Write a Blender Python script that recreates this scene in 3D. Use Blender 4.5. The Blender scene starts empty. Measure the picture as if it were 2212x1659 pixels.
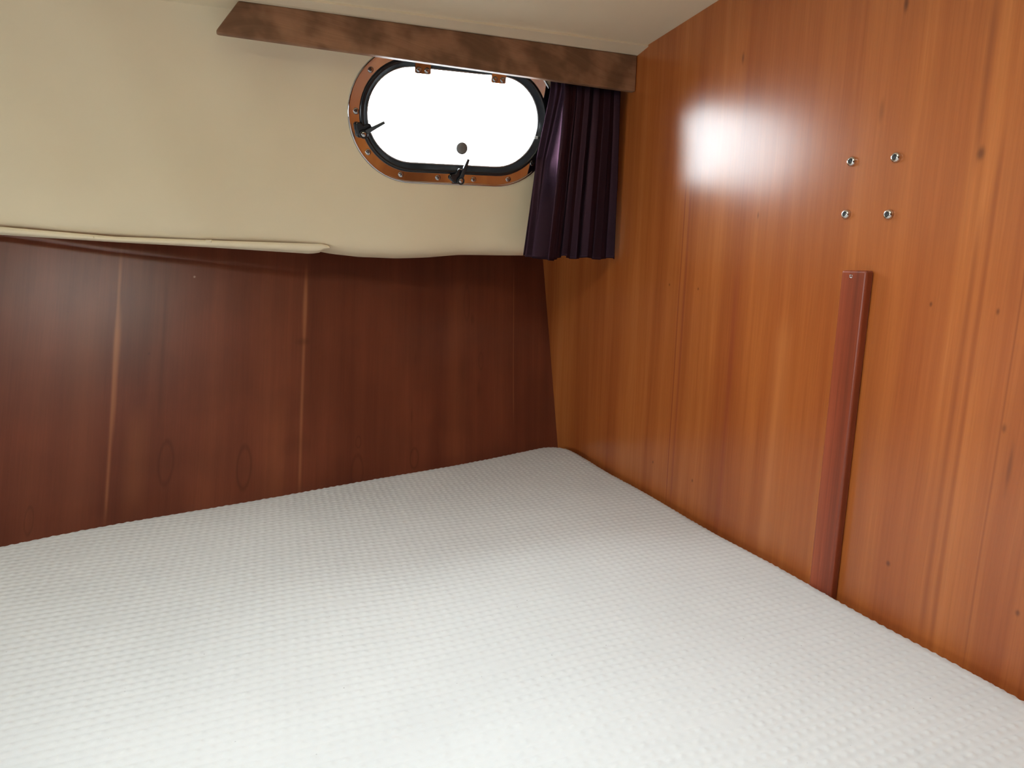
import bpy, bmesh, math, random
import numpy as np
from mathutils import Vector, Matrix
random.seed(4); rng = np.random.default_rng(4)
S = bpy.context.scene
COL = S.collection

# ------------------------------------------------------------------ camera
W, H, F = 2212.0, 1659.0, 1450.0
CAM = np.array([0.0, 0.0, 1.07])
PITCH, ROLL = math.atan(260.0 / F), math.radians(1.2)
fwd = np.array([0, math.cos(PITCH), -math.sin(PITCH)])
r0 = np.array([1.0, 0, 0]); u0 = np.cross(r0, fwd)
right = math.cos(ROLL) * r0 + math.sin(ROLL) * u0
up = np.cross(right, fwd)
cd = bpy.data.cameras.new('camera'); cam = bpy.data.objects.new('camera', cd); COL.objects.link(cam)
cd.sensor_fit = 'HORIZONTAL'; cd.sensor_width = 36.0; cd.lens = 36.0 * F / W
cd.clip_start = 0.02; cd.clip_end = 100
M = Matrix.Identity(4)
for i in range(3):
    M[i][0], M[i][1], M[i][2], M[i][3] = right[i], up[i], -fwd[i], CAM[i]
cam.matrix_world = M
S.camera = cam

# ------------------------------------------------------------------ world, lights, exposure
SKY = 19.0
wd = bpy.data.worlds.new('overcast'); S.world = wd; wd.use_nodes = True
bg = wd.node_tree.nodes['Background']; bg.inputs[0].default_value = (0.87, 0.96, 1.0, 1); bg.inputs[1].default_value = SKY
S.view_settings.view_transform = 'Standard'; S.view_settings.look = 'None'
S.view_settings.exposure = 0.20; S.view_settings.gamma = 1.0; S.view_settings.use_curve_mapping = False
try:
    S.cycles.max_bounces = 10; S.cycles.diffuse_bounces = 6; S.cycles.sample_clamp_indirect = 6
except Exception: pass
def area(name, loc, direction, sx, sy, power, color=(1, 1, 1)):
    l = bpy.data.lights.new(name, 'AREA'); l.shape = 'RECTANGLE'; l.size = sx; l.size_y = sy; l.energy = power; l.color = color
    o = bpy.data.objects.new(name, l); COL.objects.link(o); o.location = loc
    o.rotation_euler = Vector(direction).to_track_quat('-Z', 'Y').to_euler()
    return o
def portal(name, loc, direction, sx, sy):            # helps Cycles sample the sky through an opening; emits nothing itself
    o = area(name, loc, direction, sx, sy, 1.0); o.data.cycles.is_portal = True; return o
HATCH = np.array([-0.10, 0.30]); HS = 0.46          # open roof hatch over the berth, above the viewer
FILL_GAP_B, FILL_GAP_Z = (0.62, 1.30), (0.86, 1.09)         # unseen opening added in the far wall for fill light, left of the viewer

# ------------------------------------------------------------------ geometry of the cabin (planes found from the photograph)
def ray(x, y): return (x - W / 2) * right - (y - H / 2) * up + F * fwd
def at(x, y, p, n):                                   # pixel -> point on the plane through p with normal n
    d = ray(x, y); return CAM + d * (np.dot(p - CAM, n) / np.dot(d, n))
nrm = lambda v: np.asarray(v, float) / np.linalg.norm(v)
Z = np.array([0, 0, 1.0])
ZT = 0.62                                             # mattress top
onM = lambda x, y: at(x, y, np.array([0, 0, ZT]), Z)
ba, bb = onM(1250, 985), onM(2212, 1520)
e2 = nrm(bb - ba)                                     # along the bulkhead, towards the viewer
bn = np.array([e2[1], -e2[0], 0.0]);                  # bulkhead normal, into the room
if np.dot(bn, CAM - ba) < 0: bn = -bn
B0 = ba - bn * 0.029                                  # bulkhead plane
onB = lambda x, y: at(x, y, B0, bn)
LN = np.array([0.37027207, -0.88443206, -0.28403965])  # liner (and porthole) plane normal
LU = np.array([0.9248293, 0.37966015, 0.0234293]); LV = np.array([0.08711691, -0.27136341, 0.95852624])
DL = 1.42
KD = DL / 1.38
L0 = CAM + nrm(ray(980, 255)) * DL
PC0 = L0 + LU * .008
onL = lambda x, y, off=0.0: at(x, y, L0 + LN * off, LN)
hn = nrm([LN[0], LN[1], 0]); e1 = np.array([-hn[1], hn[0], 0])   # e1: along the hull side, to the right
vb = onB(1360, 196) + hn * .024
onV = lambda x, y, w=0.0: at(x, y, vb - hn * w, hn)   # w: distance outboard of the valance face
c0, c1 = onB(1174, 575), onB(1205, 965)
lean = (c0 - c1) / (c0[2] - c1[2])                    # hull panel leans outboard going up
az = math.radians(34.5); hw = np.array([-math.cos(az), -math.sin(az), 0])  # along the hull panel, to the left
WN = nrm(np.cross(hw, lean));
if np.dot(WN, CAM - c1) < 0: WN = -WN
onW = lambda x, y: at(x, y, c1, WN)

# ------------------------------------------------------------------ helpers
def link(name, me, mat=None, parent=None, smooth=False):
    o = bpy.data.objects.new(name, me); COL.objects.link(o)
    if mat is not None: me.materials.append(mat)
    if parent is not None: o.parent = parent
    if smooth: me.polygons.foreach_set('use_smooth', [True] * len(me.polygons))
    return o
def mesh(name, verts, faces, mat=None, parent=None, smooth=False):
    me = bpy.data.meshes.new(name); me.from_pydata([tuple(map(float, v)) for v in verts], [], faces); me.update()
    return link(name, me, mat, parent, smooth)
def fixnormals(o):
    bm = bmesh.new(); bm.from_mesh(o.data); bmesh.ops.recalc_face_normals(bm, faces=bm.faces); bm.to_mesh(o.data); bm.free()
    return o
def uvproj(o, org, au, av):
    me = o.data; uv = me.uv_layers.new(name='UVMap')
    n = len(me.vertices); co = np.empty(n * 3); me.vertices.foreach_get('co', co); co = co.reshape(-1, 3) - org
    li = np.empty(len(me.loops), int); me.loops.foreach_get('vertex_index', li)
    out = np.stack([co @ au, co @ av], 1)[li]
    uv.data.foreach_set('uv', out.ravel())
    return o
def prism(name, poly, ext, mat=None, parent=None, bevel=0, seg=3):
    """solid: polygon (list of points) extruded along vector ext"""
    n = len(poly); v = [np.asarray(p) for p in poly] + [np.asarray(p) + ext for p in poly]
    f = [tuple(range(n))] + [tuple(range(2 * n - 1, n - 1, -1))] + [(i, (i + 1) % n, n + (i + 1) % n, n + i) for i in range(n)]
    f = [tuple(reversed(q)) for q in f]
    o = fixnormals(mesh(name, v, f, mat, parent))
    if bevel:
        m = o.modifiers.new('b', 'BEVEL'); m.width = bevel; m.segments = seg; m.limit_method = 'ANGLE'; m.angle_limit = math.radians(40)
        m.harden_normals = False
    return o
def tag(o, label=None, cat=None, group=None, kind=None):
    if label: o['label'] = label
    if cat: o['category'] = cat
    if group: o['group'] = group
    if kind: o['kind'] = kind
    return o
def empty(name, loc):
    o = bpy.data.objects.new(name, None); COL.objects.link(o); o.location = loc; o.empty_display_size = .05; return o
def lathe(name, prof, base, axis, mat, parent=None, n=24):
    """profile (radius, height along axis)"""
    ax = nrm(axis); t = nrm(np.cross(ax, [0.3, 0.2, 0.9])); b = np.cross(ax, t)
    v, f = [], []
    for r, h in prof:
        for k in range(n):
            a = 2 * math.pi * k / n; v.append(base + ax * h + r * (math.cos(a) * t + math.sin(a) * b))
    for i in range(len(prof) - 1):
        for k in range(n):
            f.append((i * n + k, i * n + (k + 1) % n, (i + 1) * n + (k + 1) % n, (i + 1) * n + k))
    f.append(tuple(range(n))); f.append(tuple((len(prof) - 1) * n + k for k in range(n)))
    return fixnormals(mesh(name, v, f, mat, parent, True))

# ------------------------------------------------------------------ materials
class NT:
    def __init__(s, name):
        s.m = bpy.data.materials.new(name); s.m.use_nodes = True; s.t = s.m.node_tree; s.p = s.t.nodes['Principled BSDF']
    def n(s, typ, **kw):
        x = s.t.nodes.new(typ)
        for k, v in kw.items(): setattr(x, k, v)
        return x
    def l(s, a, b): s.t.links.new(a, b)
    def math(s, op, a, b=None, c=None):
        x = s.n('ShaderNodeMath', operation=op)
        for i, q in enumerate((a, b, c)):
            if q is None: continue
            if isinstance(q, (int, float)): x.inputs[i].default_value = q
            else: s.l(q, x.inputs[i])
        return x.outputs[0]
    def mix(s, fac, a, b, mode='MIX'):
        x = s.n('ShaderNodeMix', data_type='RGBA', blend_type=mode)
        for i, q in ((0, fac), (6, a), (7, b)):
            if isinstance(q, (int, float)): x.inputs[i].default_value = q
            elif isinstance(q, tuple): x.inputs[i].default_value = q
            else: s.l(q, x.inputs[i])
        return x.outputs[2]
    def noise(s, vec, scale, detail=3, rough=.55):
        x = s.n('ShaderNodeTexNoise'); x.inputs['Scale'].default_value = scale; x.inputs['Detail'].default_value = detail; x.inputs['Roughness'].default_value = rough
        s.l(vec, x.inputs['Vector']); return x.outputs[0]
    def sep(s, vec):
        x = s.n('ShaderNodeSeparateXYZ'); s.l(vec, x.inputs[0]); return x.outputs
    def comb(s, a, b, c=0.0):
        x = s.n('ShaderNodeCombineXYZ')
        for i, q in enumerate((a, b, c)):
            if isinstance(q, (int, float)): x.inputs[i].default_value = q
            else: s.l(q, x.inputs[i])
        return x.outputs[0]
    def ramp(s, fac, stops):
        x = s.n('ShaderNodeValToRGB'); e = x.color_ramp.elements
        while len(e) < len(stops): e.new(.5)
        for q, (p, c) in zip(e, stops): q.position = p; q.color = c if len(c) == 4 else (*c, 1)
        s.l(fac, x.inputs[0]); return x.outputs[0]
    def rng(s, v, a, b, c=0.0, d=1.0, smooth=True):
        x = s.n('ShaderNodeMapRange', interpolation_type='SMOOTHSTEP' if smooth else 'LINEAR')
        for i, q in enumerate((v, a, b, c, d)):
            if isinstance(q, (int, float)): x.inputs[i].default_value = q
            else: s.l(q, x.inputs[i])
        return x.outputs[0]
def srgb(r, g, b):
    f = lambda c: (c / 255 / 12.92) if c <= 10 else ((c / 255 + .055) / 1.055) ** 2.4
    return (f(r), f(g), f(b), 1)

def plain(name, col, rough=.5, metal=0, spec=.5, coat=0):
    t = NT(name); t.p.inputs['Base Color'].default_value = col; t.p.inputs['Roughness'].default_value = rough
    t.p.inputs['Metallic'].default_value = metal; t.p.inputs['Specular IOR Level'].default_value = spec; t.p.inputs['Coat Weight'].default_value = coat
    return t

def wood(name, dark, mid, light, rough=.24, seed=0.0, streaks=(), marks=(), band=9.0, fine=1.0, wob=.012, spec=.5, blotch=.0, bsc=1.0, cath=()):
    """veneer, grain along V of the UV map (metres). streaks: (u, v0, v1, half width, colour, strength); marks: (u, v, ru, rv, colour, strength)"""
    t = NT(name)
    uv = t.n('ShaderNodeUVMap').outputs[0]; x, y, _ = t.sep(uv)
    wv = t.noise(t.comb(t.math('MULTIPLY', x, 5.0), t.math('MULTIPLY', y, 1.6), seed), 1.0, 2)
    xd = t.math('ADD', x, t.math('MULTIPLY', t.math('SUBTRACT', wv, .5), wob))
    b = t.noise(t.comb(t.math('MULTIPLY', xd, band), t.math('MULTIPLY', y, .35), seed + 3), 1.0, 4, .6)
    b2 = t.noise(t.comb(t.math('MULTIPLY', xd, band * 6), t.math('MULTIPLY', y, .8), seed + 7), 1.0, 4, .65)
    fg = t.noise(t.comb(t.math('MULTIPLY', xd, 420.0), t.math('MULTIPLY', y, 9.0), seed + 11), 1.0, 3, .7)
    f = t.math('ADD', t.math('MULTIPLY', b, .74), t.math('MULTIPLY', b2, .26))
    c = t.ramp(f, [(.33, dark), (.5, mid), (.68, light)])
    fgm = t.rng(fg, .3, .72, 1 - .10 * fine, 1 + .06 * fine, False)
    c = t.mix(1.0, c, t.comb(fgm, fgm, fgm), 'MULTIPLY')
    if blotch:
        bl = t.noise(t.comb(t.math('MULTIPLY', x, 9.0 * bsc), t.math('MULTIPLY', y, 7.0 * bsc), seed + 17), 1.0, 3, .5)
        q = t.rng(bl, .35, .68, 1 - blotch, 1 + blotch * .7); c = t.mix(1.0, c, t.comb(q, q, q), 'MULTIPLY')
    for (u, v0, v1, hwid, col, st) in streaks:
        d = t.math('ABSOLUTE', t.math('SUBTRACT', xd, u))
        k = t.rng(d, 0.0, hwid, st, 0.0)
        vm = t.math('MULTIPLY', t.rng(y, v0, v0 + .08), t.rng(y, v1 - .08, v1, 1.0, 0.0))
        c = t.mix(t.math('MULTIPLY', k, vm), c, col)
    for (u, v, ru, rv, col, st) in marks:
        du = t.math('DIVIDE', t.math('SUBTRACT', xd, u), ru); dv = t.math('DIVIDE', t.math('SUBTRACT', y, v), rv)
        d = t.math('SQRT', t.math('ADD', t.math('MULTIPLY', du, du), t.math('MULTIPLY', dv, dv)))
        c = t.mix(t.rng(d, .1, 1.0, st, 0.0), c, col)
    for (u, v, ru, rv, col, st) in cath:           # thin closed grain loops
        du = t.math('DIVIDE', t.math('SUBTRACT', xd, u), ru); dv = t.math('DIVIDE', t.math('SUBTRACT', y, v), rv)
        d = t.math('SQRT', t.math('ADD', t.math('MULTIPLY', du, du), t.math('MULTIPLY', dv, dv)))
        c = t.mix(t.rng(t.math('ABSOLUTE', t.math('SUBTRACT', d, 1.0)), 0.0, .28, st, 0.0), c, col)
    t.l(c, t.p.inputs['Base Color'])
    t.p.inputs['Roughness'].default_value = rough; t.p.inputs['Specular IOR Level'].default_value = spec
    bp = t.n('ShaderNodeBump'); bp.inputs['Strength'].default_value = .06; bp.inputs['Distance'].default_value = .0004
    t.l(fg, bp.inputs['Height']); t.l(bp.outputs[0], t.p.inputs['Normal'])
    return t.m

def bu(x, y): p = onB(x, y); return float(np.dot(p - B0, e2)), float(p[2])
_s = []
for xa, ya, xb, yb in ((254, 640, 228, 1110), (660, 600, 648, 1060), (1112, 590, 1107, 900)):
    pa_, pb_ = onW(xa, ya), onW(xb, yb); _s.append(((pb_ - pa_) @ hw) / (pa_[2] - pb_[2]))
SHEAR = float(np.mean(_s))
hwu = hw + SHEAR * Z                                      # texture axis: the veneer grain is not quite plumb
def wu(x, y): p = onW(x, y); return float(np.dot(p - np.array([c1[0], c1[1], 0]), hwu)), float(p[2])

def st(fn, x1, y1, x2, y2, hwid, col, s):
    (ua, va), (ub, vb_) = fn(x1, y1), fn(x2, y2)
    return ((ua + ub) / 2, min(va, vb_) - .04, max(va, vb_) + .04, hwid, col, s)
def mk(fn, x, y, ru, rv, col, s):
    s *= .6 if fn is wu else .75
    u, v = fn(x, y); return (u, v, ru, rv, col, s)

DK = srgb(66, 30, 16)
B_streaks = [st(bu, 2085, 500, 2010, 1380, .006, srgb(128, 60, 26), .55), st(bu, 2125, 330, 2040, 1400, .005, srgb(128, 60, 26), .5),
             st(bu, 2148, 0, 2110, 330, .007, srgb(118, 55, 28), .55), st(bu, 1490, 400, 1450, 1080, .006, srgb(135, 62, 38), .6),
             st(bu, 1478, 400, 1440, 1080, .003, srgb(130, 58, 34), .7), st(bu, 2200, 500, 2100, 1450, .0022, srgb(135, 68, 32), .7),
             st(bu, 1700, 700, 1640, 1200, .03, srgb(200, 125, 68), .35), st(bu, 1580, 600, 1560, 1150, .012, srgb(140, 66, 40), .4)]
B_marks = [mk(bu, 2115, 332, .007, .012, DK, .8), mk(bu, 1958, 8, .005, .016, DK, .9), mk(bu, 1920, 1218, .005, .006, DK, .8),
           mk(bu, 2200, 1325, .004, .006, DK, .8), mk(bu, 2008, 657, .003, .005, DK, .8), mk(bu, 2152, 673, .003, .006, DK, .7),
           mk(bu, 2178, 1010, .004, .045, DK, .55), mk(bu, 2166, 925, .004, .008, DK, .6), mk(bu, 1606, 125, .004, .014, DK, .7),
           mk(bu, 1638, 465, .003, .008, DK, .7), mk(bu, 1445, 615, .003, .004, DK, .8), mk(bu, 1508, 624, .003, .004, DK, .8),
           mk(bu, 1410, 998, .003, .005, DK, .8), mk(bu, 1495, 1038, .003, .005, DK, .8), mk(bu, 1905, 240, .005, .022, DK, .45)]
M_bulk = wood('cherry_bulkhead', srgb(146, 72, 32), srgb(172, 96, 44), srgb(198, 121, 60), rough=.25, spec=.75, seed=1.3, streaks=B_streaks, marks=B_marks, band=8)
LT = srgb(160, 102, 68)
W_streaks = [st(wu, 262, 560, 228, 1110, .0045, LT, .55), st(wu, 662, 590, 648, 1060, .0055, LT, .6), st(wu, 1112, 590, 1108, 900, .0025, LT, .55),
             st(wu, 365, 600, 340, 900, .006, srgb(84, 42, 26), .5), st(wu, 975, 640, 985, 1000, .03, srgb(140, 78, 50), .25), st(wu, 190, 640, 165, 1130, .04, srgb(134, 78, 54), .35),
             st(wu, 300, 900, 285, 1100, .03, srgb(150, 90, 58), .35), st(wu, 600, 880, 595, 1080, .025, srgb(146, 84, 54), .3)]
W_marks = [mk(wu, 253, 745, .0085, .10, LT, 1.2), mk(wu, 660, 665, .008, .10, LT, 1.0), mk(wu, 247, 860, .006, .10, LT, .9), mk(wu, 655, 738, .022, .012, DK, .6), mk(wu, 898, 775, .004, .03, DK, .5), mk(wu, 888, 965, .01, .05, DK, .35), mk(wu, 890, 900, .004, .025, DK, .6),
           mk(wu, 1022, 690, .007, .02, DK, .55), mk(wu, 1000, 800, .018, .06, DK, .3), mk(wu, 1035, 840, .006, .035, DK, .5), mk(wu, 420, 598, .003, .003, srgb(210, 180, 160), .9),
           mk(wu, 322, 764, .004, .004, DK, .7), mk(wu, 640, 960, .05, .03, DK, .25), mk(wu, 350, 1000, .1, .03, DK, .2)]
W_cath = [mk(wu, 358, 1000, .012, .038, DK, .6), mk(wu, 527, 1010, .013, .040, DK, .65), mk(wu, 770, 1020, .013, .035, DK, .6), mk(wu, 773, 955, .006, .012, DK, .6),
          mk(wu, 895, 990, .010, .022, DK, .6), mk(wu, 1040, 780, .006, .02, DK, .5), mk(wu, 1010, 655, .008, .04, DK, .4), mk(wu, 64, 1125, .006, .022, DK, .5)]
M_hull_shaded = wood('cherry_hull_shaded', srgb(98, 48, 32), srgb(114, 59, 40), srgb(131, 73, 49), rough=.33, spec=.42, blotch=.10, seed=5.1, streaks=W_streaks, marks=W_marks, cath=W_cath, band=7)  # same cherry as the bulkhead, its dimmer light put into darker colours
M_val = wood('valance_wood', srgb(132, 96, 72), srgb(150, 112, 85), srgb(166, 127, 98), rough=.5, seed=9.7, band=14, blotch=.34, bsc=2.4, wob=.2, spec=.16)
M_bat = wood('mahogany', srgb(108, 46, 26), srgb(140, 64, 38), srgb(160, 80, 50), rough=.33, seed=12.2, band=40, fine=1.6, wob=.006)
M_base = wood('berth_wood', srgb(130, 70, 44), srgb(150, 85, 52), srgb(170, 100, 62), seed=15.)

def cream(name, col, rough=.55, amp=.0006):
    t = NT(name); tc = t.n('ShaderNodeTexCoord').outputs['Object']
    n1 = t.noise(tc, 3.0, 3); n2 = t.noise(tc, 380.0, 2)
    k = t.rng(n1, .3, .7, .965, 1.03); c = t.mix(1.0, col, t.comb(k, k, k), 'MULTIPLY')
    t.l(c, t.p.inputs['Base Color']); t.p.inputs['Roughness'].default_value = rough; t.p.inputs['Specular IOR Level'].default_value = .3
    bp = t.n('ShaderNodeBump'); bp.inputs['Strength'].default_value = .12; bp.inputs['Distance'].default_value = amp; t.l(n2, bp.inputs['Height']); t.l(bp.outputs[0], t.p.inputs['Normal'])
    return t.m
M_liner = cream('cream_vinyl', (.88, .775, .555, 1)); M_ceil = cream('cream_headliner', (.86, .765, .56, 1)); M_hem = cream('cream_hem', (.89, .795, .59, 1))
M_floor = wood('floor_wood', srgb(90, 50, 30), srgb(110, 64, 40), srgb(130, 80, 50), seed=20.)
M_chrome = plain('polished_steel', (.58, .60, .63, 1), .05, 1.0).m
M_steel = plain('screw_steel', (.74, .73, .70, 1), .16, 1.0).m
M_back = wood('saloon_wood', srgb(112, 58, 36), srgb(132, 72, 44), srgb(150, 88, 54), seed=31.)
M_rubber = plain('black_gasket', (.012, .014, .017, 1), .22, 0, .5).m
M_plastic = plain('black_plastic', (.012, .013, .016, 1), .18, 0, .5).m
M_screw = plain('countersunk_steel', (.44, .44, .44, 1), .14, 1.0).m
M_alu = plain('grey_aluminium', (.42, .42, .42, 1), .35, 1.0).m
M_slot = plain('dark_slot', (.02, .02, .02, 1), .6).m
M_stud = plain('grey_rubber', (.2, .2, .2, 1), .6).m
M_white = plain('white_plastic', (.75, .75, .73, 1), .4).m
def glass():
    t = NT('window_glass'); nt = t.t; out = nt.nodes['Material Output']
    tr = t.n('ShaderNodeBsdfTransparent'); gl = t.n('ShaderNodeBsdfGlossy'); gl.inputs['Roughness'].default_value = .02
    df = t.n('ShaderNodeBsdfDiffuse'); df.inputs[0].default_value = (.5, .5, .5, 1)
    fr = t.n('ShaderNodeFresnel'); fr.inputs[0].default_value = 1.45
    m1 = t.n('ShaderNodeMixShader'); t.l(fr.outputs[0], m1.inputs[0]); t.l(tr.outputs[0], m1.inputs[1]); t.l(gl.outputs[0], m1.inputs[2])
    tc = t.n('ShaderNodeTexCoord').outputs['Object']
    d = t.rng(t.noise(tc, 40.0, 5, .7), .5, .8, 0.0, .35)
    m2 = t.n('ShaderNodeMixShader'); t.l(d, m2.inputs[0]); t.l(m1.outputs[0], m2.inputs[1]); t.l(df.outputs[0], m2.inputs[2])
    t.l(m2.outputs[0], out.inputs[0]); return t.m
M_glass = glass()
def curtain_mat():
    t = NT('aubergine_satin'); tc = t.n('ShaderNodeTexCoord').outputs['Object']
    n = t.noise(tc, 160.0, 3)
    c = t.ramp(n, [(.3, (.0070, .0055, .0085, 1)), (.7, (.011, .0075, .0115, 1))])
    t.l(c, t.p.inputs['Base Color']); t.p.inputs['Roughness'].default_value = .7; t.p.inputs['Specular IOR Level'].default_value = .0
    t.p.inputs['Sheen Weight'].default_value = .08; t.p.inputs['Sheen Tint'].default_value = (.8, .3, .5, 1); t.p.inputs['Sheen Roughness'].default_value = .4
    gl = t.n('ShaderNodeBsdfGlossy'); gl.inputs['Color'].default_value = (.85, .42, .64, 1); gl.inputs['Roughness'].default_value = .37   # satin lustre
    mx = t.n('ShaderNodeMixShader'); mx.inputs[0].default_value = .038
    t.l(t.p.outputs[0], mx.inputs[1]); t.l(gl.outputs[0], mx.inputs[2]); t.l(mx.outputs[0], t.t.nodes['Material Output'].inputs[0])
    return t.m
M_curt = curtain_mat()
def fabric():
    t = NT('mattress_fabric'); tc = t.n('ShaderNodeTexCoord').outputs['Object']
    n1 = t.noise(tc, 4.0, 3); k = t.rng(n1, .3, .7, .96, 1.02)
    c = t.mix(1.0, (.585, .59, .585, 1), t.comb(k, k, k), 'MULTIPLY')
    vo = t.n('ShaderNodeTexVoronoi'); vo.inputs['Scale'].default_value = 75.0; t.l(tc, vo.inputs['Vector'])
    sz = t.sep(vo.outputs['Color'])
    sp = t.math('LESS_THAN', vo.outputs['Distance'], t.rng(sz[0], .62, 1.0, 0.0, .062, False))
    c = t.mix(t.math('MULTIPLY', sp, .5), c, (.16, .16, .15, 1))
    t.l(c, t.p.inputs['Base Color']); t.p.inputs['Roughness'].default_value = .85; t.p.inputs['Specular IOR Level'].default_value = .15
    n2 = t.noise(tc, 900.0, 2)
    bp = t.n('ShaderNodeBump'); bp.inputs['Strength'].default_value = .2; bp.inputs['Distance'].default_value = .0004; t.l(n2, bp.inputs['Height']); t.l(bp.outputs[0], t.p.inputs['Normal'])
    return t.m
M_fab = fabric()

# ------------------------------------------------------------------ structure: bulkhead, hull panel, liner, ceiling
ZTOP = 1.75
bk0 = B0 - e2 * 0.42; bk1 = B0 + e2 * 2.75
def onfl(p, z): q = np.array(p, float); q[2] = z; return q
o = prism('wall_right', [onfl(bk0, 0), onfl(bk1, 0), onfl(bk1, ZTOP), onfl(bk0, ZTOP)], -bn * .02, M_bulk)
uvproj(o, np.array([B0[0], B0[1], 0]), e2, Z); tag(o, 'varnished cherry wood bulkhead panel on the right with the window glare', 'wall', kind='structure')
def hullpt(s, z): return c1 + hw * s + lean * (z - c1[2])
ZW = 1.15; SL = 1.22                                     # hull panel ends just above the liner lip
cont = np.array([-e1[0], -e1[1], 0])
def hull2(s, z): return hullpt(SL, z) + cont * s
vv = [hullpt(-.004, 0), hullpt(SL, 0), hull2(1.5, 0), hullpt(-.004, ZW), hullpt(SL, ZW), hull2(1.5, ZW)]
o = prism('wall_left', [vv[0], vv[1], vv[4], vv[3]], -WN * .02, M_hull_shaded)
uvproj(o, np.array([c1[0], c1[1], 0]), hwu, Z); tag(o, 'cherry wood hull side panel under the cream liner, its shade put into darker colours', 'wall', kind='structure')
o = prism('wall_left_far', [vv[1], vv[2], vv[5], vv[4]], -hn * .02, M_hull_shaded); uvproj(o, np.array([c1[0], c1[1], 0]), hwu, Z); tag(o, 'far left end of the cherry wood hull side, coloured darker for shade', 'wall', kind='structure')

# cream liner: leaning panel with the porthole hole; (s, t) on the liner plane, s along e1-like LU, t along LV
hu = nrm(np.cross(Z, LN)); hu = hu if hu[0] > 0 else -hu          # horizontal direction in the plane
hv = nrm(np.cross(LN, hu)); hv = hv if hv[2] > 0 else -hv
def lst(p): d = p - L0; return float(d @ hu), float(d @ hv)
lipx = [(-2.6, None), (0, 498), (250, 514), (450, 525), (640, 536), (676, 540), (690, 542.5), (720, 548), (780, 555), (860, 558), (930, 556), (1000, 551), (1080, 551), (1135, 551), (1256, 551)]
lip = []
for x, y in lipx[1:]: lip.append(lst(onL(x, y)))
lip = [(-2.6, lip[0][1] + .03)] + lip
ls = np.array([a for a, b in lip]); lt = np.array([b for a, b in lip]) - .0055
send = lambda t: float(((B0 - (L0 + hv * t)) @ bn) / (hu @ bn)) + .004   # where the liner meets the bulkhead
sl = np.concatenate([np.linspace(-2.2, -1.0, 8)[:-1], np.linspace(-1.0, .40, 150)])
tt = np.concatenate([[0.0, .004, .010, .018, .03], np.linspace(.05, 1, 44)])
TTOP = lst(onL(515, 0))[1] + .09
verts = []; nS = len(sl)
def bulge(s, t):
    d = math.hypot(max(abs(s - .01) - .12, 0), t) - .13
    k = min(max(d / .12, 0), 1)
    return k * (.0022 * math.sin(7 * s + 3 * t) + .0016 * math.sin(15 * s - 9 * t + 1) + .001 * math.sin(31 * s + 11 * t))
def linerpt(s, q, fr):
    lo = float(np.interp(s, ls, lt))
    # bottom curls outboard round the lip
    t = lo + (TTOP - lo) * q
    h = t - lo
    out = 0.0
    if h < .030: out = .022 * (1 - h / .030) ** 2.2
    s2 = s
    if fr is not None: s2 = send(t)
    # left of the picture the liner follows the hull
    p = L0 + hu * s2 + hv * t - LN * out + LN * bulge(s2, t)
    return p
V2, F2 = [], []
for j, q in enumerate(tt):
    for i, s in enumerate(sl):
        e = send(0.0)
        s_ = s if s < .30 else .30 + (s - .30)
        lo = float(np.interp(min(s_, .28), ls, lt)); t = lo + (TTOP - lo) * q
        if s_ > .20:
            s_ = .20 + (s_ - .20) / .20 * (send(t) - .20)
        V2.append(linerpt(s_, q, None))
for j in range(len(tt) - 1):
    for i in range(nS - 1): F2.append((j * nS + i, j * nS + i + 1, (j + 1) * nS + i + 1, (j + 1) * nS + i))
# soffit closing the step back to the wooden hull panel
base = len(V2)
for i, s in enumerate(sl):
    p = V2[i]; w = p.copy(); dd = (np.dot(c1 - p, WN)) / np.dot(-hn, WN)
    w = p - hn * (max(dd, .0) + .015); w[2] = p[2] + .012
    V2.append(w)
for i in range(nS - 1): F2.append((base + i, base + i + 1, i + 1, i))
liner = mesh('wall_left_upper', V2, F2, M_liner, None, True)
bm = bmesh.new(); bm.from_mesh(liner.data); bmesh.ops.recalc_face_normals(bm, faces=bm.faces)
# cut the porthole opening: drop the faces inside, pull the rim vertices on to the stadium
PL, PR = .0869 * KD, .105 * KD
PC = L0 + DL * (.0062 * LU - .0023 * LV)
def pcoord(p): d = np.asarray(p) - PC; return float(d @ LU), float(d @ LV)
dele = []
for f in bm.faces:
    x, y = pcoord(f.calc_center_median())
    if abs((np.asarray(f.calc_center_median()) - PC) @ LN) < .03 and math.hypot(max(abs(x) - PL, 0), y) < PR: dele.append(f)
bmesh.ops.delete(bm, geom=dele, context='FACES'); bm.to_mesh(liner.data); bm.free()
tag(liner, 'cream vinyl liner panel leaning inward above the wooden hull side', 'wall', kind='structure')
sm = liner.modifiers.new('s', 'SOLIDIFY'); sm.thickness = .003; sm.offset = 0

# hem strip along the left half of the lip
hv_, hf_ = [], []
hx = np.concatenate([np.linspace(-60, 690, 64), [698, 704, 708, 711]])
prof = 9
for i, x in enumerate(hx):
    ytop = float(np.interp(x, [-60, 0, 250, 450, 700], [486, 489.5, 511, 518.5, 527])); ybot = float(np.interp(x, [-60, 0, 250, 450, 640, 672, 700], [503.5, 508, 524, 535, 547, 549, 545]))
    if x > 690: m = (ytop + ybot) / 2 - 2; k = math.sqrt(max(0, 1 - ((x - 690) / 21.5) ** 2)); ytop = m + (ytop - m) * k; ybot = m + (ybot - m) * k * .7
    for k in range(prof):
        a = k / (prof - 1); y = ytop + (ybot - ytop) * a
        off = .0006 + .0060 * (math.sin(math.pi * min(1, a * 1.15 + .02)) ** .6 if 0 < a < 1 else 0) - .012 * max(0, a - .75) ** 1.0
        hv_.append(onL(x, y, .002) + LN * off)
n = len(hx)
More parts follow.
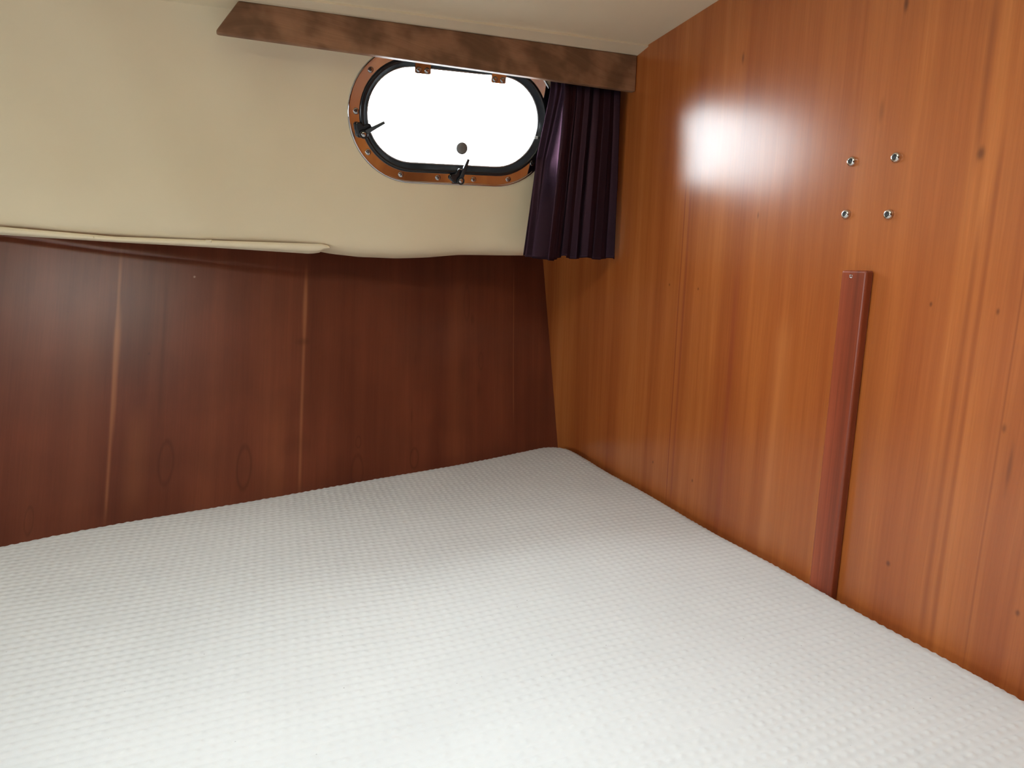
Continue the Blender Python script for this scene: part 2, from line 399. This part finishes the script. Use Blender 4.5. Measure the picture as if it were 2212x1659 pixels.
for i in range(n - 1):
    for k in range(prof - 1): hf_.append((i * prof + k, i * prof + k + 1, (i + 1) * prof + k + 1, (i + 1) * prof + k))
hem = fixnormals(mesh('hem', hv_, hf_, M_hem, liner, True)); hem['label'] = 'rolled cream hem strip along the liner lip'
for x, y in ((195, 513.5), (451, 521.5)):
    p = onL(x, y, .009); prism('staple', [p + hu * a + hv * b for a, b in ((-.005, -.002), (.005, -.002), (.005, .002), (-.005, .002))], -LN * .006, M_hem, hem, .0008)

# ceiling
q1, q2 = onB(1400, 97), onB(1553, 0); q3 = onV(515, 1) + Z * .0015
CN = nrm(np.cross(q2 - q1, q3 - q1));  CN = CN if CN[2] < 0 else -CN
def onC(xy, lift=0.0): return np.array([xy[0], xy[1], q1[2] - (CN[0] * (xy[0] - q1[0]) + CN[1] * (xy[1] - q1[1])) / CN[2] + lift])
C_ = lambda a, b, lift=0.0: onC((q1 + e1 * a + e2 * b)[:2], lift)      # a along the hull side, b towards the viewer
seam0 = 0.0
hp = HATCH - q1[:2]; ha = float(hp @ e1[:2]); hb = float(hp @ e2[:2])
A = [-3.2, ha - HS / 2, ha + HS / 2, .12]; Bs = [0, hb - HS / 2, hb + HS / 2, 2.9]
v = []; f = []
for b in Bs:
    for a in A: v.append(C_(a, b))
for j in range(3):
    for i in range(3):
        if i == 1 and j == 1: continue
        f.append((j * 4 + i, j * 4 + i + 1, (j + 1) * 4 + i + 1, (j + 1) * 4 + i))
ceil = fixnormals(mesh('ceiling', v, f, M_ceil))
if ceil.data.polygons[0].normal.z > 0: ceil.data.flip_normals()
sm = ceil.modifiers.new('s', 'SOLIDIFY'); sm.thickness = .0042; sm.offset = -1
bv = ceil.modifiers.new('b', 'BEVEL'); bv.width = .0016; bv.segments = 2
tag(ceil, 'cream cabin headliner over the berth', 'ceiling', kind='structure')
vl = lambda a, o=0.0: TRv + (TLv - TRv) * (a / -float((TRv - TLv) @ e1)) - hn * o       # line where the valance meets the headliner
TLv, TRv = onV(515, 1), onV(1365, 118)
sv, sf = [], []
aa = (-3.0, -1.5, 0.0, .12); a0 = float((TRv - q1) @ e1)
for a in aa:
    sv += [C_(a + a0, .001, .008), C_(a + a0, .001, -.0035), vl(a), vl(a, .16), vl(a, .16) + Z * .008]
for i in range(len(aa) - 1):
    for k in range(4): sf.append((i * 5 + k, i * 5 + k + 1, i * 5 + 5 + k + 1, i * 5 + 5 + k))
strip = fixnormals(mesh('trim_1', sv, sf, M_ceil))
tag(strip, 'narrow cream headliner strip between valance and ceiling panel seam', 'trim', kind='structure')
cv = [C_(ha + sx * HS / 2, hb + sy * HS / 2, lz) for lz in (.0, .14) for sx, sy in ((-1, -1), (1, -1), (1, 1), (-1, 1))]  # coaming added to keep direct hatch light off the bulkhead top
cv += [C_(ha + sx * (HS / 2 + .02), hb + sy * (HS / 2 + .02), lz) for lz in (.0045, .14) for sx, sy in ((-1, -1), (1, -1), (1, 1), (-1, 1))]
cf = [(k + i, k + (i + 1) % 4, k + 4 + (i + 1) % 4, k + 4 + i) for k in (0, 8) for i in range(4)] + [(4 + i, 4 + (i + 1) % 4, 12 + (i + 1) % 4, 12 + i) for i in range(4)]
hatch = fixnormals(mesh('window_2', cv, cf, M_ceil)); tag(hatch, 'square open roof hatch above the viewer, its coaming added to cut the light', 'hatch', kind='structure')
portal('hatch_portal', tuple(C_(ha, hb, .155)), (0, 0, -1), HS * 1.05, HS * 1.05)
portal('porthole_portal', tuple(PC0 - LN * .05), tuple(LN), .40, .25)

# rest of the cabin, behind the viewer
fl = [bk0 - e1 * 0, bk1, bk1 - e1 * 2.9, bk0 - e1 * 2.9]
cor = B0 - e2 * .25
P = lambda a, b, z: onfl(cor + e1 * a + e2 * b, z)
o = prism('floor', [P(.1, -.1, 0), P(.1, 3.0, 0), P(-3.2, 3.0, 0), P(-3.2, -.1, 0)], -Z * .03, M_floor); uvproj(o, cor, e1, e2); tag(o, 'brown wooden cabin sole below the berth', 'floor', kind='structure')
o = prism('wall_back', [P(.05, 2.95, 0), P(-3.2, 2.95, 0), P(-3.2, 2.95, ZTOP), P(.05, 2.95, ZTOP)], e2 * .02, M_back); uvproj(o, cor, e1, Z); tag(o, 'brown wooden cabin wall behind the viewer', 'wall', kind='structure')
fa = -2.45
prism_w = [(-.2, 3.0, 0, FILL_GAP_Z[0]), (-.2, 3.0, FILL_GAP_Z[1], ZTOP), (-.2, FILL_GAP_B[0], *FILL_GAP_Z), (FILL_GAP_B[1], 3.0, *FILL_GAP_Z)]
wv_, wf_ = [], []
for (b0, b1, z0, z1) in prism_w:
    k = len(wv_)
    for da in (0, -.03):
        wv_ += [P(fa + da, b0, z0), P(fa + da, b1, z0), P(fa + da, b1, z1), P(fa + da, b0, z1)]
    wf_ += [tuple(k + i for i in q) for q in ((0, 1, 2, 3), (7, 6, 5, 4), (0, 4, 5, 1), (1, 5, 6, 2), (2, 6, 7, 3), (3, 7, 4, 0))]
o = fixnormals(mesh('wall_front', wv_, wf_, M_back)); uvproj(o, cor, e2, Z); tag(o, 'brown wooden cabin wall at the far left end with an unseen opening added for fill light', 'wall', kind='structure')
portal('fill_gap_portal', tuple(P(fa - .02, sum(FILL_GAP_B) / 2, sum(FILL_GAP_Z) / 2)), tuple(e1), FILL_GAP_B[1] - FILL_GAP_B[0], FILL_GAP_Z[1] - FILL_GAP_Z[0])

# ------------------------------------------------------------------ porthole
win = empty('window_1', tuple(PC)); tag(win, 'oblong porthole in a polished steel frame with two black latches', 'window', kind='structure')
def child(o, par):
    o.parent = par; o.matrix_parent_inverse = par.matrix_world.inverted() if par.type != 'EMPTY' else Matrix.Translation(-Vector(par.location)); return o
def stad(r, off, n=28):
    pts = []
    for k in range(n + 1):
        a = -math.pi / 2 + math.pi * k / n; pts.append((PL + r * math.cos(a), r * math.sin(a)))
    for k in range(n + 1):
        a = math.pi / 2 + math.pi * k / n; pts.append((-PL + r * math.cos(a), r * math.sin(a)))
    # subdivide the straight runs
    return [PC + LU * x + LV * y + LN * off for x, y in pts]
def ring(name, prof, mat, parent=None):
    v, f = [], []
    for r, o_ in prof: v += stad(r * KD, o_)
    n = len(stad(.1, 0))
    for i in range(len(prof) - 1):
        for k in range(n): f.append((i * n + k, i * n + (k + 1) % n, (i + 1) * n + (k + 1) % n, (i + 1) * n + k))
    return child(fixnormals(mesh(name, v, f, mat, None, True)), parent or win)
fr = ring('frame', [(.1213, -.004), (.1213, .0005), (.1207, .0034), (.1192, .0050), (.1176, .0046), (.1166, .0040), (.1160, .0038), (.1156, .0037), (.1000, .0018), (.0982, .0014), (.0976, .0004), (.0976, -.006)], M_chrome)
fr.data.polygons.foreach_set('use_smooth', [True] * len(fr.data.polygons))
fr['label'] = 'polished steel porthole flange'
ring('gasket', [(.1004, -.006), (.1000, .0026), (.0984, .0050), (.0956, .0060), (.0936, .0056), (.0922, .0036), (.0905, .0008), (.0880, -.0030), (.0858, -.0062), (.0848, -.0074), (.0848, -.012)], M_rubber)['label'] = 'black rubber seal around the glass'
ring('inner_rim', [(.0856, -.0085), (.0848, -.0072), (.0836, -.0072), (.0829, -.0085), (.0827, -.016), (.0850, -.024), (.0900, -.030)], M_alu)
ring('hull_sleeve', [(.0990, -.004), (.1010, -.004), (.1010, -.055), (.0900, -.055), (.0900, -.028)], M_alu)
g = prism('glass', stad(.0850 * KD, -.0112), -LN * .004, M_glass); child(g, win); g['label'] = 'clear glass pane, slightly smudged'
# screws with crossed slots
def crossscrew(name, p, nvec, r, parent, ang, cross=True, h=.0016):
    s = lathe(name, [(r * 1.15, -.001), (r * 1.15, h * .3), (r * .82, h * .85), (r * .45, h), (.0001, h)], p, nvec, M_screw, None, 20)
    child(s, parent)
    t = nrm(np.cross(nvec, [.2, .5, .7])); b = np.cross(nvec, t)
    bm = bmesh.new()
    for a in ([ang, ang + math.pi / 2] if cross else [ang]):
        d = math.cos(a) * t + math.sin(a) * b; e = np.cross(nvec, d)
        L, w = r * .62, r * .13
        q = [p + d * x + e * y + np.asarray(nvec) * (h * 1.08) for x, y in ((-L, -w), (L, -w), (L, w), (-L, w))]
        bm.faces.new([bm.verts.new(Vector(k)) for k in q])
    me = bpy.data.meshes.new('slot'); bm.to_mesh(me); bm.free()
    k = link('slot', me, M_slot); return s, k
for i, (x, y) in enumerate(((800, 150), (769, 240), (795, 329), (866, 377), (946, 384), (1023, 388), (1098, 388), (1150, 352))):
    s, k = crossscrew('screw', onL(x, y, .0028), LN, .0050, win, .5 + i * .9, True, .0009); child(k, s)
# hinges at the top
for x, y in ((914, 147), (1078, 168)):
    p = onL(x, y, .0075); hw2, hh = .0152, .0100
    poly = []
    for cx, cy, a0 in ((hw2 - .003, -hh + .003, -90), (hw2 - .001, hh + .012, 0), (-hw2 + .001, hh + .012, 90), (-hw2 + .003, -hh + .003, 180)):
        rr_ = .003 if cy < 0 else .001
        for k in range(5):
            a = math.radians(a0 + 90 * k / 4); poly.append(p + LU * (cx + rr_ * math.cos(a)) + LV * (cy + rr_ * math.sin(a)))
    hg = child(prism('hinge', poly, -LN * .0022, M_chrome, None, .0006, 2), win); hg['label'] = 'polished hinge leaf'
    for k, dx in enumerate((-.0080, .0080)):
        s, sl_ = crossscrew('screw', p + LU * dx - LV * .0035 + LN * .0001, LN, .0046, hg, .4 + k, h=.0020)
        bpy.data.objects.remove(sl_)
# latches
def latch(px, py, ang):
    p = onL(px, py, .003)
    inw = math.cos(ang) * LV + math.sin(ang) * LU; tan = np.cross(inw, LN)      # inw: towards the glass; tan: to its right
    if tan @ LU * math.cos(ang) < 0: tan = -tan
    pt = lambda a, b, c: p + tan * a + inw * b + LN * c
    # body: shoe clamped on the flange with a shoulder over the seal
    poly = [pt(a, b, 0) for a, b in ((.006, -.0085), (.0075, -.002), (.006, .009), (.003, .019), (-.003, .021), (-.0075, .018), (-.0095, .010), (-.018, .008), (-.0215, .003), (-.020, -.001), (-.012, -.0065), (-.004, -.010))]
    body = child(prism('latch', poly, LN * .0085, M_plastic, None, .0022, 3), win); body['label'] = 'black plastic turn latch'
    boss = child(lathe('boss', [(.0078, .0), (.0078, .013), (.0070, .0145), (.0056, .0145), (.0050, .0128), (.0001, .0128)], pt(.001, -.002, 0), LN, M_plastic), body)
    s, k = crossscrew('screw', pt(.001, -.002, .0128), LN, .0048, body, .9, False, .0022); bpy.data.objects.remove(k)
    lv = [pt(-.0035, .004, .008), pt(.0055, .003, .008), pt(.0085, .022, .0105), pt(.0122, .0415, .0125), pt(.0070, .0430, .0125), pt(.0012, .022, .0105)]
    lev = child(prism('lever', lv, LN * .0062, M_plastic, None, .0010, 2), body)
    return body
latch(991, 386, math.radians(4))
latch(784, 286, math.radians(46))
# bumper stud on the glass
st_ = child(lathe('rubber_stud', [(.0118, 0), (.0118, .004), (.0108, .0055), (.0001, .0055)], onL(997, 320, -.0112), LN, M_stud), win); st_['label'] = 'grey rubber stud on the glass'
p = onL(1157.5, 297, -.004); child(prism('joint_clip', [p + LU * a + LV * b for a, b in ((-.0045, -.0026), (.0035, -.0022), (.0035, .0026), (-.0045, .0022))], LN * .004, M_white, None, .0005), win)

# ------------------------------------------------------------------ valance board
TL, BL, BR, TR = onV(515, 1), onV(463, 70), onV(1361, 196), onV(1365, 118)
fit = lambda p: p - e1 * (max(0, -((p - B0) @ bn) + .001) / abs(e1 @ bn))
BR = fit(BR); TR = fit(TR + e1 * .0)
d_end = ((TR - B0) @ bn); TR = TR + e1 * (d_end - .001) / abs(e1 @ bn); d_end = ((BR - B0) @ bn); BR = BR + e1 * (d_end - .001) / abs(e1 @ bn)
# round the lower left corner
rc = .008; a1 = nrm(TL - BL); a2 = nrm(BR - BL)
cpts = [BL + a1 * rc * (1 - t) ** 2 + a2 * rc * t ** 2 for t in np.linspace(0, 1, 6)]
val = prism('curtain_valance', [TL] + cpts + [BR, TR], -hn * .014, M_val, None, .0035, 3)
val.data.polygons.foreach_set('use_smooth', [False] * len(val.data.polygons))
uvproj(val, vb, nrm(Z + .13 * e1), nrm(e1)); tag(val, 'long brown wooden valance board above the porthole and curtain', 'valance')
trk = prism('curtain_track', [vb - e1 * .30 + Z * .024 - hn * .0145, vb - e1 * .004 + Z * .024 - hn * .0145, vb - e1 * .004 + Z * .034 - hn * .0145, vb - e1 * .30 + Z * .034 - hn * .0145], -hn * .010, M_white, val)

# ------------------------------------------------------------------ curtain
sB = lambda w: 0.0
org = BR - hn * .028                                     # top right of the curtain, at the bulkhead
zt, zb = BR[2] + .022, onV(1300, 559, .031)[2]
st_w = float((org - onV(1187, 185, .031)) @ e1); sb_w = float((org - onV(1134, 548, .031)) @ e1)
nu, nv = 260, 60
V3, F3 = [], []
NP = 7.5
for j in range(nv):
    k = j / (nv - 1)
    for i in range(nu):
        t = i / (nu - 1)
        wid = (st_w - .018) + (sb_w - st_w) * max(0, (k - .10) / .90) ** 1.15
        ph = 2 * math.pi * NP * (t ** 1.12) + .5 * math.sin(3 * k + t * 5) + .9 * math.sin(t * 11)
        amp = (.0042 + .0052 * k) * (.55 + .45 * t) * (.75 + .35 * math.sin(17 * t + 1)) * (1 if t < .97 else .8)
        s = .018 - .011 * k + t * (wid - .006) + .0035 * math.sin(2 * ph + .6) * (.4 + .6 * k)
        w = amp * math.sin(ph) * (1 if t < .68 else .35) - .010 * k
        kk = min(1, .35 + k * 2)
        w += kk * (.013 * math.exp(-((t - .80) / .050) ** 2) - .010 * math.exp(-((t - .70) / .03) ** 2))
        tw = max(0.0, t - .80) / .20
        wfl = max(-.050, -(.010 + .296 * max(0, BR[2] - (zt + (zb - zt) * k))))
        fl_ = min(1, max(0, t - .835) / .055); fl_ = fl_ * fl_ * (3 - 2 * fl_)
        w = w * (1 - fl_) + (wfl + .004 * math.sin(30 * t)) * fl_                               # free edge swings towards the hull
        z = zt + (zb - zt) * k
        if k > .9: z += (-.0045 * math.exp(-((t - .80) / .14) ** 2) + .0035 * math.exp(-((t - .62) / .03) ** 2) + .002 * math.sin(22 * t) + .004 * (t > .97)) * (k - .9) * 10
        V3.append(org - e1 * s + hn * w * (-1) * -1 + np.array([0, 0, z - org[2]]))
for j in range(nv - 1):
    for i in range(nu - 1): F3.append((j * nu + i, j * nu + i + 1, (j + 1) * nu + i + 1, (j + 1) * nu + i))
cur = fixnormals(mesh('curtain', V3, F3, M_curt, None, True)); sm = cur.modifiers.new('s', 'SOLIDIFY'); sm.thickness = .001
tag(cur, 'short dark aubergine pleated curtain hanging beside the porthole', 'curtain')

# ------------------------------------------------------------------ wooden batten on the bulkhead
u_r = float(np.mean([(onB(x, y) - B0) @ e2 for x, y in ((1886, 582), (1859, 880), (1819, 1200))]))
best = None
for t in np.linspace(.004, .04, 145):                     # thickness so that the front right edge falls where it does in the photo
    er = 0
    for x0, y0 in ((1867, 590), (1845, 880), (1802, 1200)):
        q = onfl(B0 + e2 * u_r + bn * t, onB(x0, y0)[2]); d = q - CAM; er += (W / 2 + F * (d @ right) / (d @ fwd) - x0)
    if best is None or abs(er) < best[0]: best = (abs(er), t)
tb = best[1]
onBf = lambda x, y: at(x, y, B0 + bn * tb, bn)
u_l = float(np.mean([(onBf(x, y) - B0) @ e2 for x, y in ((1818, 585), (1788, 880), (1752, 1200))])); zt_b = onBf(1845, 584)[2]
rw = [(u_l, .590), (u_r, .590), (u_r, zt_b), (u_l, zt_b)]
bat = prism('batten', [onfl(B0 + e2 * u + bn * .0002, z) for u, z in rw], bn * tb, M_bat, None, .0030, 3)
uvproj(bat, onfl(B0, 0), nrm(e2 + .3 * bn), Z); tag(bat, 'narrow upright reddish wooden batten fixed to the bulkhead', 'batten')
p = onBf(1838.5, 597); s = lathe('screw', [(.0026, -.001), (.0026, .0006), (.0016, .0007), (.0014, -.0004), (.0001, -.0004)], p, bn, M_screw, bat, 14)

# ------------------------------------------------------------------ four screws in the bulkhead
for (x, y, lab, a) in ((1841, 349, 'upper left of the four steel screws in the bulkhead', .2), (1937, 340, 'upper right of the four steel screws in the bulkhead', .9),
                       (1829, 463, 'lower left of the four steel screws in the bulkhead', 1.4), (1921, 463, 'lower right of the four steel screws in the bulkhead', .5)):
    p = onB(x, y)
    h = lathe('bulkhead_screw', [(.0030, -.012), (.0030, .0), (.0062, .0), (.0064, .0012), (.0060, .0030), (.0050, .0044), (.0038, .0048), (.0034, .0046), (.0030, .0028), (.0001, .0026)], p, bn + e2 * .10 * math.sin(a * 7) + Z * .08 * math.cos(a * 5), M_steel, None, 28)
    tag(h, lab, 'screw', 'screws in the bulkhead')
    rec = child(lathe('socket', [(.0034, .0), (.0032, .0047), (.0018, .0040), (.0001, .0040)], p, bn, M_slot, None, 6), h)

# ------------------------------------------------------------------ mattress
m0, m1 = onM(0, 1180), onM(1150, 970)
hd = nrm(m1 - m0); hnorm = np.array([-hd[1], hd[0], 0]); hnorm = hnorm if hnorm[1] > 0 else -hnorm
RR = .040
def isect(p, d, q, e):
    A_ = np.array([[d[0], -e[0]], [d[1], -e[1]]]); t = np.linalg.solve(A_, (q - p)[:2]); return p + d * t[0]
hl = m0 + hnorm * .024; bl = ba - bn * .0275
K = isect(hl, hd, bl, e2)
poly = [K, K + e2 * 2.0, K + e2 * 2.0 - e1 * 1.95, K - hd * 1.98]
poly = np.array([p[:2] for p in poly])
cen = poly.mean(0); RC = .075
# inset polygon
ins = []
n = 4; nrmls = []
for i in range(n):
    d = poly[(i + 1) % n] - poly[i]; m = np.array([-d[1], d[0]]) / np.linalg.norm(d)
    if m @ (cen - poly[i]) < 0: m = -m
    nrmls.append(m)
for i in range(n):
    a = (i - 1) % n; A_ = np.array([nrmls[a], nrmls[i]]); bvec = np.array([nrmls[a] @ poly[i] + RC, nrmls[i] @ poly[i] + RC]); ins.append(np.linalg.solve(A_, bvec))
ins = np.array(ins)
Kq = np.array([K @ e1, K @ e2])
def axis(lo, d0, d1, hi, fine, coarse):
    return np.concatenate([np.arange(lo, d0, coarse), np.arange(d0, d1, fine), np.arange(d1, hi, coarse)])
pq = poly @ np.array([e1[:2], e2[:2]]).T
pa = axis(pq[:, 0].min() - .10, -.46, .775, pq[:, 0].max() + .10, .0021, .02); qa = axis(pq[:, 1].min() - .10, -1.52, -.26, pq[:, 1].max() + .10, .0021, .02)
if pa[-1] < pq[:, 0].max() + .08: pa = np.append(pa, pq[:, 0].max() + .10)
PA, QA = np.meshgrid(pa, qa)
X = PA * e1[0] + QA * e2[0]; Y = PA * e1[1] + QA * e2[1]
XY = np.stack([X.ravel(), Y.ravel()], 1)
inside = np.ones(len(XY), bool)
for i in range(n): inside &= ((XY - ins[i]) @ nrmls[i] >= 0)
near = np.zeros_like(XY); bd = np.full(len(XY), 1e9)
for i in range(n):
    a = ins[i]; b = ins[(i + 1) % n]; ab = b - a
    t = np.clip(((XY - a) @ ab) / (ab @ ab), 0, 1); c = a + t[:, None] * ab; dd = np.linalg.norm(XY - c, axis=1)
    m = dd < bd; bd[m] = dd[m]; near[m] = c[m]
dist = np.where(inside, 1.0, RC - bd)                   # inside distance to the rounded outline
g = np.where(inside[:, None], 0, (XY - near) / np.maximum(bd, 1e-9)[:, None])
arc = np.clip(RR - dist, 0, None); th = np.minimum(arc / RR, math.pi / 2)
drop = RR * (1 - np.cos(th)) + np.clip(arc - RR * math.pi / 2, 0, .045)
hs = RC - RR + RR * np.sin(th)
flat = arc <= 0
NX = np.where(flat[:, None], XY, near + g * hs[:, None])
# embossed dots in staggered rows with a fine rib between
pu, qv = PA.ravel(), QA.ravel()
pitch, row = .0128, .0122
wob_ = .002 * np.sin(pu * 9 + 1) + .0015 * np.sin(pu * 23)
rowi = np.floor((qv + wob_) / row); ff = (qv + wob_) / row - rowi - .5
xx = pu / pitch + .06 * rowi + .10 * np.sin(rowi * 1.7); fx = xx - np.floor(xx) - .5
rad = np.sqrt((fx * pitch + .35 * ff * row) ** 2 + (ff * row * 1.25) ** 2) / .0047
bump = np.where(rad < 1, (1 - rad ** 2) ** 1.5, 0)
jit = .55 + .8 * np.abs(np.sin(np.floor(xx) * 12.9898 + rowi * 78.233) * 43.7 % 1)
rib = -np.exp(-((np.abs(ff) - .5) / .13) ** 2)
mask = np.ones(len(pu))
for (x, y) in ((1172, 1028), (1055, 1116), (183, 1206), (1090, 1430), (690, 1120), (480, 1190), (1240, 1270), (760, 1300), (430, 1440), (1430, 1390), (900, 1600), (1560, 1560), (240, 1340)):
    c = onM(x, y); cp, cq = c @ e1, c @ e2
    mask *= 1 - .93 * np.exp(-(((pu - cp) / .022) ** 2 + ((qv - cq) / .011) ** 2) ** 2)
fade = np.where(arc > RR * 1.2, .3, 1.0)
hgt = fade * mask * (.00105 * bump * jit + .00055 * rib)
low = .0035 * np.sin(pu * 5.5 + 2) * np.sin(qv * 4.1) + .0018 * np.sin(pu * 13 + qv * 6) + .0012 * np.sin(qv * 19 - pu * 4)
Zc = ZT - drop + np.where(drop < .02, hgt, hgt * .2) + low * (drop < .06)
co = np.stack([NX[:, 0], NX[:, 1], Zc], 1).astype(np.float32)
nr, nc = PA.shape
idx = np.arange(nr * nc).reshape(nr, nc)
quads = np.stack([idx[:-1, :-1], idx[:-1, 1:], idx[1:, 1:], idx[1:, :-1]], -1).reshape(-1, 4)
me = bpy.data.meshes.new('mattress'); me.vertices.add(len(co)); me.vertices.foreach_set('co', co.ravel())
nq = len(quads); me.loops.add(nq * 4); me.loops.foreach_set('vertex_index', quads.ravel().astype(np.int32))
me.polygons.add(nq); me.polygons.foreach_set('loop_start', np.arange(0, nq * 4, 4, dtype=np.int32)); me.polygons.foreach_set('loop_total', np.full(nq, 4, np.int32))
me.update(calc_edges=True); me.validate()
mat_ = link('mattress', me, M_fab, None, True)
if me.polygons[nq // 2].normal.z < 0: me.flip_normals()
tag(mat_, 'white mattress in dotted knit fabric filling the berth', 'mattress')
zb_ = float(Zc.min())
pin = [K + e2 * .28 + bn * .012, K + e2 * 1.98 + bn * .012, K + e2 * 1.98 - e1 * 1.90, K - hd * 1.93 - hnorm * .20, K - hd * .30 - hnorm * .20]
inner = [onfl(p, zb_ - .001) for p in pin]
plat = prism('berth_platform', inner, -Z * (zb_ - .003), M_base); uvproj(plat, K, e1, e2)
tag(plat, 'wooden berth platform under the white mattress', 'berth')
